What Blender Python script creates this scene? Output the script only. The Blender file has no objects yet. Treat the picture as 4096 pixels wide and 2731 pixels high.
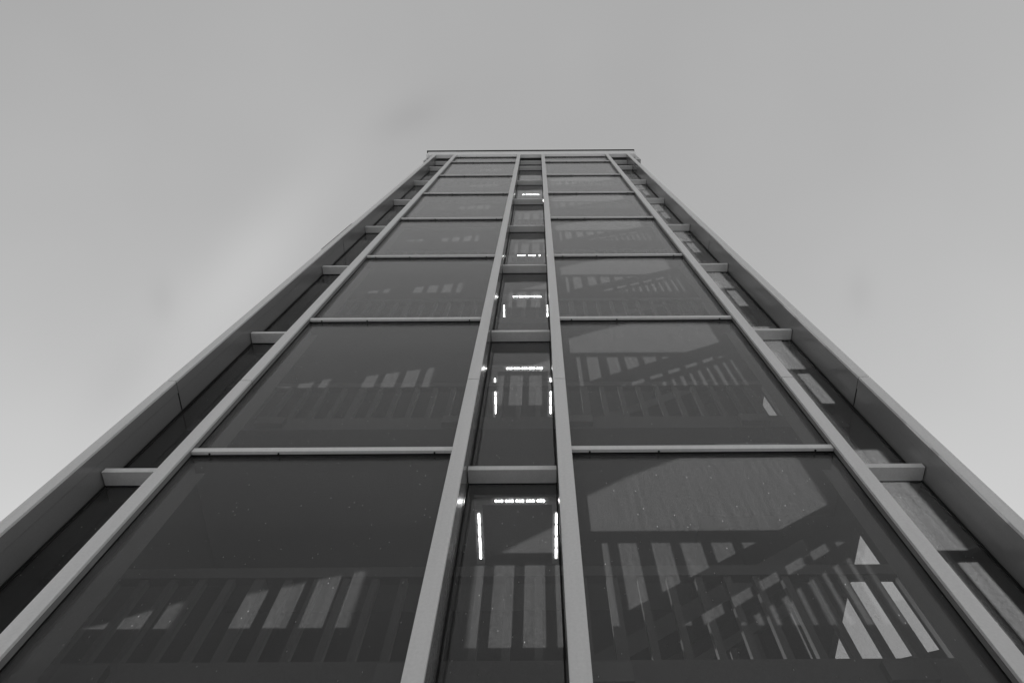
import bpy, bmesh, math
from mathutils import Vector, Matrix

scene = bpy.context.scene
col = scene.collection
R = math.radians

# ------------------------------------------------------------------ camera
EYE = 1.5                                   # height of the lens above the paving
PITCH, ROLL = R(68.14), R(0.35)
cam = bpy.data.objects.new("camera", bpy.data.cameras.new("camera"))
col.objects.link(cam)
F = Vector((0, math.cos(PITCH), math.sin(PITCH)))
U0 = Vector((0, -math.sin(PITCH), math.cos(PITCH)))
R0 = Vector((1, 0, 0))
cr, sr = math.cos(ROLL), math.sin(ROLL)
RV = R0 * cr - U0 * sr                      # a slight clockwise tilt of the camera
UV = R0 * sr + U0 * cr
M = Matrix((RV, UV, -F)).transposed().to_4x4()
M.translation = Vector((0, 0, EYE))
cam.matrix_world = M
cam.data.sensor_width = 36
cam.data.lens = 24
cam.data.shift_x = -0.02566
cam.data.clip_start = 0.05
cam.data.clip_end = 4000
scene.camera = cam

# ------------------------------------------------------------------ light
TAN_E, TAN_A = 0.38, 0.38                   # rise and sideways run of the sun per metre of depth
sun_dir = Vector((-TAN_A, 1.0, TAN_E)).normalized()      # towards the sun
EL = math.asin(sun_dir.z)
AZ = math.atan2(sun_dir.x, sun_dir.y)       # from +Y, clockwise
sl = bpy.data.lights.new("sun", 'SUN')
sl.energy = 2.0
sl.angle = R(0.5)
sl.color = (1, 1, 1)                        # the photograph is black and white
so = bpy.data.objects.new("sun", sl)
so.rotation_euler = (-sun_dir).to_track_quat('-Z', 'Y').to_euler()
so.location = (-20, 40, 40)
col.objects.link(so)

w = bpy.data.worlds.new("World")
scene.world = w
w.use_nodes = True
nt = w.node_tree
nt.nodes.clear()
sky = nt.nodes.new("ShaderNodeTexSky")
sky.sky_type = 'NISHITA'
sky.sun_disc = False
sky.sun_elevation = EL
sky.sun_rotation = AZ
sky.dust_density = 1.6
bw = nt.nodes.new("ShaderNodeRGBToBW")
nz = nt.nodes.new("ShaderNodeTexNoise")
nz.inputs['Scale'].default_value = 2.2
nz.inputs['Detail'].default_value = 3
mr = nt.nodes.new("ShaderNodeMapRange")
mr.inputs['From Min'].default_value = 0.3
mr.inputs['From Max'].default_value = 0.7
mr.inputs['To Min'].default_value = 0.955
mr.inputs['To Max'].default_value = 1.045
mu = nt.nodes.new("ShaderNodeMath")
mu.operation = 'MULTIPLY'
bg = nt.nodes.new("ShaderNodeBackground")
bg.inputs['Strength'].default_value = 0.15
wo = nt.nodes.new("ShaderNodeOutputWorld")
tcw = nt.nodes.new("ShaderNodeTexCoord")
L = nt.links.new
L(tcw.outputs['Generated'], nz.inputs['Vector'])
L(sky.outputs[0], bw.inputs[0])
L(nz.outputs['Fac'], mr.inputs['Value'])
veil = nt.nodes.new("ShaderNodeMix")          # thin even high cloud over the clear sky
veil.data_type = 'FLOAT'
veil.inputs[0].default_value = 0.76
sx = nt.nodes.new("ShaderNodeSeparateXYZ")
L2 = nt.links.new
L2(tcw.outputs['Generated'], sx.inputs[0])

def wmath(op, a, b=None, c=None):
    n = nt.nodes.new("ShaderNodeMath")
    n.operation = op
    for i, v_ in enumerate((a, b, c)):
        if v_ is None:
            continue
        if isinstance(v_, (int, float)):
            n.inputs[i].default_value = v_
        else:
            L2(v_, n.inputs[i])
    return n.outputs[0]

# the veil of high cloud thickens towards the horizon on the sun's side and thins on the far side
side = nt.nodes.new("ShaderNodeMapRange")
side.interpolation_type = 'SMOOTHSTEP'
side.inputs['From Min'].default_value = -0.7
side.inputs['From Max'].default_value = 0.5
side.inputs['To Min'].default_value = -1.1
side.inputs['To Max'].default_value = 1.55
L2(sx.outputs['Y'], side.inputs['Value'])
low = wmath('SUBTRACT', 1.0, sx.outputs['Z'])
L2(wmath('MULTIPLY_ADD', low, wmath('MULTIPLY_ADD', sx.outputs['X'], 1.3, side.outputs[0]), 1.52), veil.inputs[3])

def wisp(c, e1, e2, ru, rv, amp):
    """A soft patch of thicker or thinner cloud around the sky direction c."""
    def dotp(vec):
        n = nt.nodes.new("ShaderNodeVectorMath")
        n.operation = 'DOT_PRODUCT'
        L2(tcw.outputs['Generated'], n.inputs[0])
        n.inputs[1].default_value = vec
        return n.outputs['Value']
    u = wmath('DIVIDE', dotp(e1), ru)
    q = wmath('DIVIDE', dotp(e2), rv)
    d2 = wmath('ADD', wmath('MULTIPLY', u, u), wmath('MULTIPLY', q, q))
    gss = wmath('POWER', 2.71828, wmath('MULTIPLY', d2, -1.0))
    front = wmath('GREATER_THAN', dotp(c), 0.0)
    return wmath('MULTIPLY', wmath('MULTIPLY', gss, front), amp)

wisps = [wisp((-0.178, 0.064, 0.982), (0.893, -0.409, 0.188), (0.413, 0.91, 0.016), 0.05, 0.022, -0.08),
         wisp((-0.379, 0.237, 0.894), (0.585, -0.687, 0.43), (0.717, 0.687, 0.121), 0.15, 0.045, 0.16),
         wisp((-0.481, 0.274, 0.832), (0.008, 0.951, -0.309), (-0.876, -0.142, -0.46), 0.03, 0.016, -0.06),
         wisp((0.426, 0.278, 0.861), (0.023, 0.948, -0.317), (-0.905, 0.155, 0.397), 0.03, 0.016, -0.05),
         wisp((-0.52, 0.357, 0.776), (0.438, -0.668, 0.601), (0.734, 0.652, 0.191), 0.06, 0.03, -0.06)]
tot = wisps[0]
for q_ in wisps[1:]:
    tot = wmath('ADD', tot, q_)
L(bw.outputs[0], veil.inputs[2])
L(veil.outputs[0], mu.inputs[0])
L(wmath('ADD', mr.outputs[0], tot), mu.inputs[1])
L(mu.outputs[0], bg.inputs['Color'])
L(bg.outputs[0], wo.inputs['Surface'])

vs = scene.view_settings
vs.view_transform = 'Standard'
vs.look = 'None'
vs.exposure = 1.0
vs.gamma = 1.0
vs.use_curve_mapping = False
scene.cycles.max_bounces = 12
scene.cycles.transparent_max_bounces = 32
scene.cycles.caustics_reflective = False
scene.cycles.caustics_refractive = False

# ------------------------------------------------------------------ materials
def new_mat(name):
    m = bpy.data.materials.new(name)
    m.use_nodes = True
    m.node_tree.nodes.clear()
    return m, m.node_tree.nodes, m.node_tree.links.new

def node(nodes, t, **kw):
    n = nodes.new(t)
    for k, v in kw.items():
        setattr(n, k, v)
    return n

def surface(name, base, rough=0.5, metal=0.0, var=0.06, scale=(3, 3, 0.4), spec=0.5, bump=0.0, fine=40):
    """Painted metal / concrete: streaky large variation plus fine grain."""
    m, ns, lk = new_mat(name)
    out = node(ns, "ShaderNodeOutputMaterial")
    p = node(ns, "ShaderNodeBsdfPrincipled")
    geo = node(ns, "ShaderNodeNewGeometry")
    mp = node(ns, "ShaderNodeMapping")
    mp.inputs['Scale'].default_value = scale
    lk(geo.outputs['Position'], mp.inputs['Vector'])
    n1 = node(ns, "ShaderNodeTexNoise")
    n1.inputs['Scale'].default_value = 1.0
    n1.inputs['Detail'].default_value = 5
    lk(mp.outputs[0], n1.inputs['Vector'])
    n2 = node(ns, "ShaderNodeTexNoise")
    n2.inputs['Scale'].default_value = fine
    n2.inputs['Detail'].default_value = 3
    lk(geo.outputs['Position'], n2.inputs['Vector'])
    ad = node(ns, "ShaderNodeMath", operation='ADD')
    lk(n1.outputs['Fac'], ad.inputs[0])
    lk(n2.outputs['Fac'], ad.inputs[1])
    r = node(ns, "ShaderNodeMapRange")
    r.inputs['From Min'].default_value = 0.6
    r.inputs['From Max'].default_value = 1.4
    r.inputs['To Min'].default_value = base * (1 - var)
    r.inputs['To Max'].default_value = base * (1 + var)
    lk(ad.outputs[0], r.inputs['Value'])
    lk(r.outputs[0], p.inputs['Base Color'])
    p.inputs['Metallic'].default_value = metal
    p.inputs['Specular IOR Level'].default_value = spec
    rr = node(ns, "ShaderNodeMapRange")
    rr.inputs['To Min'].default_value = rough - 0.06
    rr.inputs['To Max'].default_value = rough + 0.06
    lk(n1.outputs['Fac'], rr.inputs['Value'])
    lk(rr.outputs[0], p.inputs['Roughness'])
    if bump:
        b = node(ns, "ShaderNodeBump")
        b.inputs['Strength'].default_value = bump
        b.inputs['Distance'].default_value = 0.01
        lk(n2.outputs['Fac'], b.inputs['Height'])
        lk(b.outputs[0], p.inputs['Normal'])
    lk(p.outputs[0], out.inputs['Surface'])
    return m

def glass_mat(name, f0=0.052, film=0.040, speck=0.5, wave=0.0025):
    """Clear pane: Fresnel mirror over clear body, a thin film of dust that scatters light, specks and run marks."""
    m, ns, lk = new_mat(name)
    out = node(ns, "ShaderNodeOutputMaterial")
    geo = node(ns, "ShaderNodeNewGeometry")
    dot = node(ns, "ShaderNodeVectorMath", operation='DOT_PRODUCT')
    lk(geo.outputs['Normal'], dot.inputs[0])
    lk(geo.outputs['Incoming'], dot.inputs[1])
    ab = node(ns, "ShaderNodeMath", operation='ABSOLUTE')
    lk(dot.outputs['Value'], ab.inputs[0])
    om = node(ns, "ShaderNodeMath", operation='SUBTRACT', use_clamp=True)
    om.inputs[0].default_value = 1.0
    lk(ab.outputs[0], om.inputs[1])
    pw = node(ns, "ShaderNodeMath", operation='POWER')
    pw.inputs[1].default_value = 4.7
    lk(om.outputs[0], pw.inputs[0])
    fr = node(ns, "ShaderNodeMath", operation='MULTIPLY_ADD', use_clamp=True)
    fr.inputs[1].default_value = 1 - f0
    fr.inputs[2].default_value = f0
    lk(pw.outputs[0], fr.inputs[0])
    # slow waviness of the sheet
    wn = node(ns, "ShaderNodeTexNoise")
    wn.inputs['Scale'].default_value = 2.2
    wn.inputs['Detail'].default_value = 1.5
    lk(geo.outputs['Position'], wn.inputs['Vector'])
    bp = node(ns, "ShaderNodeBump")
    bp.inputs['Strength'].default_value = 1.0
    bp.inputs['Distance'].default_value = wave
    lk(wn.outputs['Fac'], bp.inputs['Height'])
    gl = node(ns, "ShaderNodeBsdfGlossy")
    gl.inputs['Roughness'].default_value = 0.0
    lk(bp.outputs[0], gl.inputs['Normal'])
    tr = node(ns, "ShaderNodeBsdfTransparent")
    tr.inputs['Color'].default_value = (0.86, 0.86, 0.86, 1)
    mg = node(ns, "ShaderNodeMixShader")
    lk(fr.outputs[0], mg.inputs[0])
    lk(tr.outputs[0], mg.inputs[1])
    lk(gl.outputs[0], mg.inputs[2])
    # dust film
    mp = node(ns, "ShaderNodeMapping")
    mp.inputs['Scale'].default_value = (24, 24, 1.6)
    lk(geo.outputs['Position'], mp.inputs['Vector'])
    n1 = node(ns, "ShaderNodeTexNoise")
    n1.inputs['Scale'].default_value = 1.0
    n1.inputs['Detail'].default_value = 6
    lk(mp.outputs[0], n1.inputs['Vector'])
    n2 = node(ns, "ShaderNodeTexNoise")
    n2.inputs['Scale'].default_value = 38
    n2.inputs['Detail'].default_value = 4
    n2.inputs['Roughness'].default_value = 0.7
    lk(geo.outputs['Position'], n2.inputs['Vector'])
    a1 = node(ns, "ShaderNodeMapRange")
    a1.inputs['From Min'].default_value = 0.3
    a1.inputs['From Max'].default_value = 0.7
    a1.inputs['To Min'].default_value = film * 0.8
    a1.inputs['To Max'].default_value = film * 1.2
    lk(n1.outputs['Fac'], a1.inputs['Value'])
    a2 = node(ns, "ShaderNodeMapRange")
    a2.inputs['From Min'].default_value = 0.3
    a2.inputs['From Max'].default_value = 0.72
    a2.inputs['To Min'].default_value = 0.6
    a2.inputs['To Max'].default_value = 1.5
    lk(n2.outputs['Fac'], a2.inputs['Value'])
    mm = node(ns, "ShaderNodeMath", operation='MULTIPLY')
    lk(a1.outputs[0], mm.inputs[0])
    lk(a2.outputs[0], mm.inputs[1])
    # short run marks / droppings
    mp2 = node(ns, "ShaderNodeMapping")
    mp2.inputs['Scale'].default_value = (34, 34, 11)
    lk(geo.outputs['Position'], mp2.inputs['Vector'])
    vo = node(ns, "ShaderNodeTexVoronoi", feature='F1')
    vo.inputs['Scale'].default_value = 1.0
    lk(mp2.outputs[0], vo.inputs['Vector'])
    a3 = node(ns, "ShaderNodeMapRange")
    a3.inputs['From Min'].default_value = 0.13
    a3.inputs['From Max'].default_value = 0.06
    a3.inputs['To Min'].default_value = 0.0
    a3.inputs['To Max'].default_value = 1.0
    lk(vo.outputs['Distance'], a3.inputs['Value'])
    sel = node(ns, "ShaderNodeSeparateColor")
    lk(vo.outputs['Color'], sel.inputs[0])
    gt = node(ns, "ShaderNodeMath", operation='GREATER_THAN')
    gt.inputs[1].default_value = 0.9
    lk(sel.outputs[0], gt.inputs[0])
    sp = node(ns, "ShaderNodeMath", operation='MULTIPLY')
    lk(a3.outputs[0], sp.inputs[0])
    lk(gt.outputs[0], sp.inputs[1])
    sp2 = node(ns, "ShaderNodeMath", operation='MULTIPLY_ADD', use_clamp=True)
    sp2.inputs[1].default_value = speck
    lk(sp.outputs[0], sp2.inputs[0])
    lk(mm.outputs[0], sp2.inputs[2])
    df = node(ns, "ShaderNodeBsdfDiffuse")
    df.inputs['Color'].default_value = (0.7, 0.7, 0.7, 1)
    tl = node(ns, "ShaderNodeBsdfTranslucent")
    tl.inputs['Color'].default_value = (0.8, 0.8, 0.8, 1)
    md = node(ns, "ShaderNodeMixShader")
    md.inputs[0].default_value = 0.85
    lk(df.outputs[0], md.inputs[1])
    lk(tl.outputs[0], md.inputs[2])
    mf = node(ns, "ShaderNodeMixShader")
    lk(sp2.outputs[0], mf.inputs[0])
    lk(mg.outputs[0], mf.inputs[1])
    lk(md.outputs[0], mf.inputs[2])
    lk(mf.outputs[0], out.inputs['Surface'])
    return m

def emit_mat(name, strength):
    m, ns, lk = new_mat(name)
    out = node(ns, "ShaderNodeOutputMaterial")
    e = node(ns, "ShaderNodeEmission")
    e.inputs['Strength'].default_value = strength
    lk(e.outputs[0], out.inputs['Surface'])
    return m

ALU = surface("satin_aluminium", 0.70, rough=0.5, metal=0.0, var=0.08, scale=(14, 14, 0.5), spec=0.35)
ALU_SHADED = surface("shade_toned_aluminium", 0.25, rough=0.2, metal=0.1, var=0.06)  # darker than ALU: shade of the side faces put into the colour
FASCIA = surface("pale_fascia_paint", 0.8, rough=0.5, var=0.05)
RUBBER = surface("black_gasket", 0.012, rough=0.6, var=0.2, spec=0.2)
INNER = surface("dark_inner_frame", 0.05, rough=0.5, var=0.1)
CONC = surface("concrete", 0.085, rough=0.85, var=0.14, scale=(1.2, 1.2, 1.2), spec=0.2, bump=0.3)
WALL = surface("dark_render", 0.05, rough=0.9, var=0.12, scale=(1, 1, 1), spec=0.15)
STEEL = surface("grey_painted_steel", 0.035, rough=0.5, var=0.08)
BRACKET = surface("dark_bracket_steel", 0.07, rough=0.5, var=0.1)
PAVING = surface("pale_paving", 0.56, rough=0.9, var=0.15, scale=(0.8, 0.8, 0.8), spec=0.2, bump=0.4, fine=12)
GLASS = glass_mat("dusty_glass")
GLASS_CORNER = glass_mat("streaked_corner_glass", film=0.115)
GLASS_SIDE = glass_mat("dusty_side_glass", film=0.20)
LED = emit_mat("led_light", 22.0)
LED_DIM = emit_mat("led_strip_light", 8.0)
HOUSING = surface("light_housing", 0.6, rough=0.25, metal=0.7, var=0.05)

# ------------------------------------------------------------------ mesh helpers (heights are above the lens)
def box(bm, x0, x1, y0, y1, h0, h1):
    vs_ = [bm.verts.new((x, y, h + EYE)) for h in (h0, h1) for y in (y0, y1) for x in (x0, x1)]
    for f in ((0, 2, 3, 1), (4, 5, 7, 6), (0, 1, 5, 4), (2, 6, 7, 3), (0, 4, 6, 2), (1, 3, 7, 5)):
        bm.faces.new([vs_[i] for i in f])

def prism_xz(bm, pts, y0, y1):
    """Outline in (x, h) pulled along the depth."""
    a = [bm.verts.new((x, y0, h + EYE)) for x, h in pts]
    b = [bm.verts.new((x, y1, h + EYE)) for x, h in pts]
    bm.faces.new(a)
    bm.faces.new(b[::-1])
    n = len(pts)
    for i in range(n):
        bm.faces.new((a[i], b[i], b[(i + 1) % n], a[(i + 1) % n]))
    bmesh.ops.recalc_face_normals(bm, faces=bm.faces)

def wall_with_holes_xz(bm, outer, holes, y0, y1):
    """A wall in the x-h plane with polygon openings, given thickness."""
    edges = []
    for loop in [outer] + holes:
        vv = [bm.verts.new((x, y0, h + EYE)) for x, h in loop]
        edges += [bm.edges.new((vv[i], vv[(i + 1) % len(vv)])) for i in range(len(vv))]
    r = bmesh.ops.triangle_fill(bm, use_beauty=True, use_dissolve=False, edges=edges, normal=(0, -1, 0))
    faces = [g for g in r['geom'] if isinstance(g, bmesh.types.BMFace)]
    e = bmesh.ops.extrude_face_region(bm, geom=faces)
    bmesh.ops.translate(bm, verts=[g for g in e['geom'] if isinstance(g, bmesh.types.BMVert)], vec=(0, y1 - y0, 0))
    bmesh.ops.recalc_face_normals(bm, faces=bm.faces)

def wall_with_holes_yz(bm, outer, holes, x0, x1):
    edges = []
    for loop in [outer] + holes:
        vv = [bm.verts.new((x0, y, h + EYE)) for y, h in loop]
        edges += [bm.edges.new((vv[i], vv[(i + 1) % len(vv)])) for i in range(len(vv))]
    r = bmesh.ops.triangle_fill(bm, use_beauty=True, use_dissolve=False, edges=edges, normal=(1, 0, 0))
    faces = [g for g in r['geom'] if isinstance(g, bmesh.types.BMFace)]
    e = bmesh.ops.extrude_face_region(bm, geom=faces)
    bmesh.ops.translate(bm, verts=[g for g in e['geom'] if isinstance(g, bmesh.types.BMVert)], vec=(x1 - x0, 0, 0))
    bmesh.ops.recalc_face_normals(bm, faces=bm.faces)

def obj(name, bm, mat, parent=None, bevel=0.0):
    if bevel:
        bmesh.ops.bevel(bm, geom=bm.edges[:], offset=bevel, segments=2, affect='EDGES', profile=0.5)
    bmesh.ops.recalc_face_normals(bm, faces=bm.faces)
    me = bpy.data.meshes.new(name)
    bm.to_mesh(me)
    bm.free()
    me.materials.append(mat)
    o = bpy.data.objects.new(name, me)
    col.objects.link(o)
    if parent:
        o.parent = parent
    return o

def bx(name, mat, parent, x0, x1, y0, y1, h0, h1, bevel=0.0):
    bm = bmesh.new()
    box(bm, x0, x1, y0, y1, h0, h1)
    return obj(name, bm, mat, parent, bevel)

def empty(name, label, cat, group=None):
    o = bpy.data.objects.new(name, None)
    col.objects.link(o)
    o['label'] = label
    o['category'] = cat
    if group:
        o['group'] = group
    return o

# ------------------------------------------------------------------ ground
bm = bmesh.new()
v = [bm.verts.new(p) for p in ((-1500, -1500, 0), (1500, -1500, 0), (1500, 1500, 0), (-1500, 1500, 0))]
bm.faces.new(v)
g = obj("ground", bm, PAVING)
g['kind'] = 'structure'

# ------------------------------------------------------------------ the tower
tower = empty("glass_tower", "tall slender glass stair tower with grey metal fins and mullions seen from its foot", "tower")

YF, YG, YC, YB = 3.60, 3.703, 4.03, 9.0      # front of fins, bay glass, recessed glass, back wall
FIN_L, M1, M2, M3, M4, FIN_R = (-4.643, -4.525), (-3.723, -3.58), (-0.885, -0.74), (0.185, 0.333), (3.034, 3.179), (3.994, 4.132)
WX0, WX1 = -4.53, 3.99                       # inner faces of the side walls
T = [2.14, 6.10, 10.06, 13.93, 17.79, 21.66, 25.51, 29.35, 31.15]     # undersides of the transoms
BASE, TOP = 0.0, 31.44
JOINTS = [BASE, 7.735, 15.63, 23.47, TOP]

bx("plinth", CONC, tower, FIN_L[0], FIN_R[1], 3.66, YB + 0.1, -EYE + 0.004, BASE - 0.004, 0.01)

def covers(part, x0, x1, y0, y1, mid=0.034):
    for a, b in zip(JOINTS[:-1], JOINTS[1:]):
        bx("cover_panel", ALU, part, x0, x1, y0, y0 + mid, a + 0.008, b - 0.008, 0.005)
        bx("shaded_side_plate", ALU_SHADED, part, x0 + 0.001, x1 - 0.001, y0 + mid + 0.001, y1, a + 0.008, b - 0.008)  # split from the cover so a darker colour can carry the side shade

for x0, x1 in (FIN_L, FIN_R):
    bm = bmesh.new()
    box(bm, x0 + 0.006, x1 - 0.006, YF + 0.165, YC + 0.02, BASE, TOP)
    box(bm, x0 + 0.012, x1 - 0.012, YF + 0.03, YF + 0.165, BASE, TOP)
    fin = obj("corner_fin", bm, ALU_SHADED, tower)
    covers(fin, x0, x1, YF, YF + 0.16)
    for h in JOINTS[1:-1]:
        bx("joint_seal", RUBBER, fin, x0 + 0.004, x1 - 0.004, YF + 0.17, YC - 0.021, h - 0.012, h + 0.012)
for i, (x0, x1) in enumerate((M1, M2, M3, M4)):
    bm = bmesh.new()
    box(bm, x0 + 0.007, x1 - 0.007, YF + 0.02, YC - 0.004, BASE, TOP)
    mu_ = obj("mullion", bm, ALU_SHADED, tower)
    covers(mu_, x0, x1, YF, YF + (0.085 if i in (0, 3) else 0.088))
    box_x = [x0 - 0.004, x0 + 0.006] if i in (1, 3) else [x1 - 0.006, x1 + 0.004]
    bx("gasket", RUBBER, mu_, box_x[0], box_x[1], YF + 0.09, YG - 0.003, BASE, TOP)
    # the face towards the recessed bay keeps a slim cover strip
    sx = (x1 - 0.003, x1 + 0.001) if i in (1,) else None

bolt_me = None
def bolts(parent, xs, y, h):
    global bolt_me
    for x in xs:
        if bolt_me is None:
            b = bmesh.new()
            bmesh.ops.create_cone(b, cap_ends=True, segments=12, radius1=0.011, radius2=0.009, depth=0.008)
            bolt_me = bpy.data.meshes.new("bolt")
            b.to_mesh(bolt_me)
            b.free()
            bolt_me.materials.append(RUBBER)
        o = bpy.data.objects.new("bolt", bolt_me)
        col.objects.link(o)
        o.location = (x, y, h + EYE - 0.003)
        o.parent = parent

GAP = 0.02
bays = [("bay", M1[1], M2[0]), ("bay", M3[1], M4[0])]
rec = [("corner", FIN_L[1], M1[0]), ("centre", M2[1], M3[0]), ("corner", M4[1], FIN_R[0])]

for _, x0, x1 in bays:
    for k, t in enumerate(T):
        tr_ = bx("transom", ALU, tower, x0 + 0.001, x1 - 0.001, YF + 0.045, YG - 0.020, t, t + 0.075, 0.003)
        bolts(tr_, (x0 + 0.19, x0 + 0.9, x1 - 0.19), YF + 0.07, t)
        bx("gasket", RUBBER, tr_, x0 + 0.001, x1 - 0.001, YG - 0.0196, YG - 0.0004, t + 0.003, t + 0.072)
        bx("inner_rail", INNER, tr_, x0 + 0.001, x1 - 0.001, YG + 0.03, YG + 0.20, t + 0.0, t + 0.075)
    lo = [BASE] + [t + 0.06 for t in T]
    hi = [t + 0.015 for t in T]
    bx("spandrel", ALU, tower, x0 + 0.002, x1 - 0.002, YG, YG + 0.05, lo[-1], TOP)
    for a, b in zip(lo, hi):
        bx("glass_pane", GLASS, tower, x0 + 0.002, x1 - 0.002, YG, YG + 0.012, a, b)

CT = [t - 0.05 for t in T]
for _, x0, x1 in rec:
    for k, t in enumerate(CT):
        tr_ = bx("transom", ALU, tower, x0 + 0.004, x1 - 0.004, 3.85, YC - 0.014, t, t + 0.075, 0.003)
        bx("gasket", RUBBER, tr_, x0 + 0.004, x1 - 0.004, YC - 0.0138, YC + 0.004, t + 0.003, t + 0.072)
    lo = [BASE] + [t + 0.06 for t in CT]
    hi = [t + 0.015 for t in CT]
    bx("spandrel", ALU_SHADED, tower, x0 + 0.002, x1 - 0.002, YC, YC + 0.05, lo[-1], TOP)
    for a, b in zip(lo, hi):
        bx("glass_pane", GLASS_CORNER if x0 > 3 else GLASS, tower, x0 + 0.002, x1 - 0.002, YC, YC + 0.012, a, b)
    bx("gasket", RUBBER, tower, x0 + 0.0005, x0 + 0.012, YC - 0.02, YC - 0.001, BASE, TOP)
    bx("gasket", RUBBER, tower, x1 - 0.012, x1 - 0.0005, YC - 0.02, YC - 0.001, BASE, TOP)

# roof edge
bm = bmesh.new()
prism_xz(bm, [(-4.95, TOP + 0.004), (4.40, TOP + 0.004), (4.46, 32.62), (-5.03, 32.62)], YF + 0.002, YF + 0.16)
fa = obj("roof_fascia", bm, FASCIA, tower)
bx("drip_edge", RUBBER, fa, -5.10, 4.50, YF - 0.05, YF + 0.3, 32.624, 32.68)
for x0, x1 in ((-4.99, -4.66), (4.15, 4.55)):
    bx("eave_box", ALU_SHADED, tower, x0, x1, YF + 0.17, YB, 30.75, 32.5, 0.01)
bx("roof", CONC, tower, -4.64, 4.13, YF + 0.17, YB + 0.1, 31.5, 32.6)

for h0, h1, mat in ((14.8, 16.4, BRACKET), (16.404, 17.45, INNER)):
    bx("side_vent", mat, tower, -4.795, -4.65, 3.70, 4.4, h0, h1, 0.006)

# landings, railings, stairs per storey
FLOOR = [3.98 + (t - 6.10) for t in T[1:8]]
def landing(f, k):
    bm = bmesh.new()
    th = 0.31
    pts = [(-4.5, 4.25), (3.96, 4.25), (3.96, 5.6), (2.15, 5.6), (2.15, 7.2), (-4.5, 7.2)]  # rear part deepened to block sky showing through the wall openings
    a = [bm.verts.new((x, y, f - th + EYE)) for x, y in pts]
    b = [bm.verts.new((x, y, f + EYE)) for x, y in pts]
    bm.faces.new(a)
    bm.faces.new(b[::-1])
    for i in range(len(pts)):
        j = (i + 1) % len(pts)
        bm.faces.new((a[i], b[i], b[j], a[j]))
    la = obj("landing_slab", bm, CONC, tower)
    for x in (M1[1] - 0.05, M2[0] - 0.35, M3[1], M4[0] - 0.45):
        bx("bracket", BRACKET, la, x, x + 0.36, 4.18, 4.249, f - 0.26, f - 0.08)
    bm = bmesh.new()
    xs_ = [-1.74 + 0.26 * q for q in range(-10, 4)] + [-0.80 + 0.263 * q for q in range(5)] + [0.91 + 0.26 * q for q in range(-2, 12)]
    for i, x in enumerate(xs_):
        wdt = 0.10 if i in (7, 20, 29) else 0.065
        box(bm, x - wdt / 2, x + wdt / 2, 4.27, 4.33, f + 0.001, f + 0.95)
    box(bm, -4.5, 3.96, 4.255, 4.345, f + 0.951, f + 1.08)
    obj("railing", bm, STEEL, tower)

def stair(f):
    e = 0.655
    def line(x):
        return f + 1.514 + e * (x - 2.212)
    xs, xe = 0.25, 2.75
    bm = bmesh.new()                         # sloping slab between the stringers
    prism_xz(bm, [(xs, max(f + 0.002, line(xs) - 0.19)), (xe, line(xe) - 0.19), (xe, line(xe) - 0.02), (xs, line(xs) - 0.02)], 4.621, 4.90)
    fl = obj("stair_flight", bm, CONC, tower)
    bm = bmesh.new()
    prism_xz(bm, [(xs, max(f + 0.002, line(xs) - 0.22)), (xe, line(xe) - 0.22), (xe, line(xe)), (xs, line(xs))], 4.58, 4.62)
    obj("stringer", bm, STEEL, fl)
    bm = bmesh.new()
    prism_xz(bm, [(xs, line(xs) - 0.125), (xe, line(xe) - 0.125), (xe, line(xe)), (xs, line(xs))], 5.36, 5.42)
    for i in range(0, 12):
        x = 0.91 - 0.29 + (i - 2) * 0.26
        if x < xe:
            box(bm, x - 0.035, x + 0.035, 5.37, 5.41, f + 0.001, max(line(x) - 0.13, f + 0.1))
    obj("handrail", bm, STEEL, fl)

# back wall and side walls; unseen back and left openings are shaped to throw the sun patches
DX, DH = TAN_A * (YB - YG), TAN_E * (YB - YG)
holes, lefts, rights = [], [], []
for k, f in enumerate(FLOOR):
    d = f - 3.98
    g1 = [(-2.35, 4.11), (-1.38, 4.41), (-1.38, 3.76), (-2.35, 3.76)]
    g2 = [(-0.46, 4.78), (-0.3, 4.84), (0.84, 5.72), (1.85, 6.31), (2.0, 6.40), (2.63, 6.40), (2.63, 3.76), (-0.46, 3.76)]
    holes.append([(x - DX, h + DH + d) for x, h in g1])
    holes.append([(x - DX, h + DH + d) for x, h in g2])
    holes.append([(1.15, 5.77 + d), (1.95, 5.77 + d), (1.95, 8.62 + d), (1.15, 8.62 + d)])
    lefts.append([(7.0, 4.97 + d), (8.85, 5.67 + d), (8.85, 6.02 + d), (8.6, 5.9 + d), (7.25, 5.15 + d), (7.0, 5.03 + d)])
    rights.append([(5.42, f + 1.2), (7.6, f + 2.9), (7.6, f + 3.15), (5.42, f + 3.15)])
holes = [[(x, min(h, 31.2)) for x, h in hl] for hl in holes]
holes = [hl for hl in holes if max(h for _, h in hl) < 31.19]
lefts = [hl for hl in lefts if max(h for _, h in hl) < 31]
rights = [hl for hl in rights if max(h for _, h in hl) < 31]
bm = bmesh.new()
wall_with_holes_xz(bm, [(-4.64, BASE), (4.13, BASE), (4.13, 31.49), (-4.64, 31.49)], holes, YB, YB + 0.08)
obj("back_wall", bm, WALL, tower)
bm = bmesh.new()
wall_with_holes_yz(bm, [(YC + 0.03, BASE), (YB - 0.002, BASE), (YB - 0.002, 31.49), (YC + 0.03, 31.49)], lefts, -4.62, -4.53)
obj("side_wall", bm, WALL, tower)
bm = bmesh.new()
wall_with_holes_yz(bm, [(YC + 0.03, BASE), (YB - 0.002, BASE), (YB - 0.002, 31.49), (YC + 0.03, 31.49)], rights, 3.99, 4.08)
sw = obj("side_wall", bm, WALL, tower)
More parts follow.
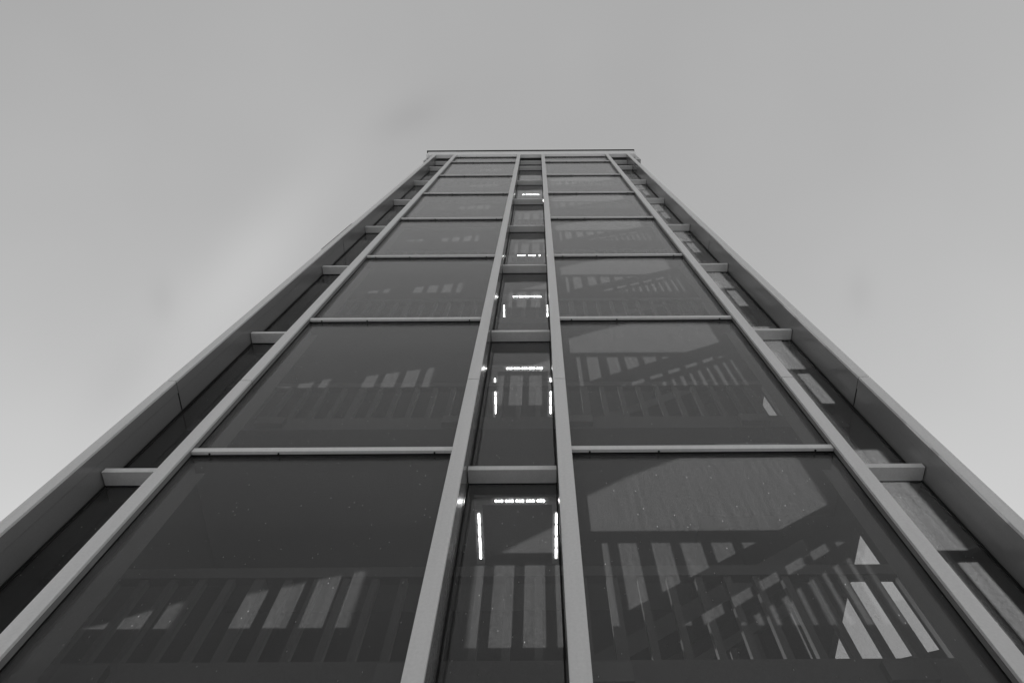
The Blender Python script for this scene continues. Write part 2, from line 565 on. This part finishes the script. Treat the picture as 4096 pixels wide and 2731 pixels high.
for hl in rights:
    bx("side_pane", GLASS_SIDE, sw, 4.082, 4.092, 5.40, 7.62, hl[0][1] - 0.02, hl[2][1] + 0.02)

for k, f in enumerate(FLOOR):
    landing(f, k)
    if k < 6:
        stair(f)

# ------------------------------------------------------------------ landing lights
LAMPS = [  # storey above, shift in depth, label
    (1, 0.18, "brightest lit LED frame with long side strips behind the lowest whole centre pane"),
    (2, 0.0, "lit LED frame with side strips each broken in two, second light from the bottom"),
    (3, -0.12, "lit LED row with two short side dashes, third light up the narrow centre strip"),
    (4, -0.10, "thin row of LED dashes without visible side strips, fourth light up the centre strip"),
    (6, -0.52, "tiny broken row of LED dots near the roof, topmost light in the centre strip"),
]
for k, dy, text in LAMPS:
    c = FLOOR[k] - 0.31 - 0.004
    lamp = empty("ceiling_light", text, "ceiling light", "LED frames on the landing ceilings")
    lamp.location = (-0.29, 5.6 + dy, c + EYE)
    bm = bmesh.new()
    box(bm, -0.86, 0.28, 5.06 + dy, 5.18 + dy, c - 0.05, c)
    box(bm, -0.86, -0.75, 5.181 + dy, 6.15 + dy, c - 0.05, c)
    box(bm, 0.17, 0.28, 5.181 + dy, 6.15 + dy, c - 0.05, c)
    fr_ = obj("housing", bm, HOUSING, lamp)
    fr_.matrix_parent_inverse = Matrix.Translation(-Vector(lamp.location))
    bm = bmesh.new()
    for gI in range(5):
        for j in range(3):
            x = -0.57 + gI * 0.138 + j * 0.038 - 0.0
            bmesh.ops.create_icosphere(bm, subdivisions=1, radius=0.0125, matrix=Matrix.Translation((x, 5.12 + dy, c - 0.055 + EYE)))
    o = obj("led_row", bm, LED, lamp)
    o.matrix_parent_inverse = Matrix.Translation(-Vector(lamp.location))
    for x in (-0.805, 0.225):
        bm = bmesh.new()
        for q in range(4):
            box(bm, x - 0.010, x + 0.010, 5.32 + dy + q * 0.19, 5.48 + dy + q * 0.19, c - 0.062, c - 0.051)
        o = obj("led_strip", bm, LED_DIM, lamp)
        o.matrix_parent_inverse = Matrix.Translation(-Vector(lamp.location))
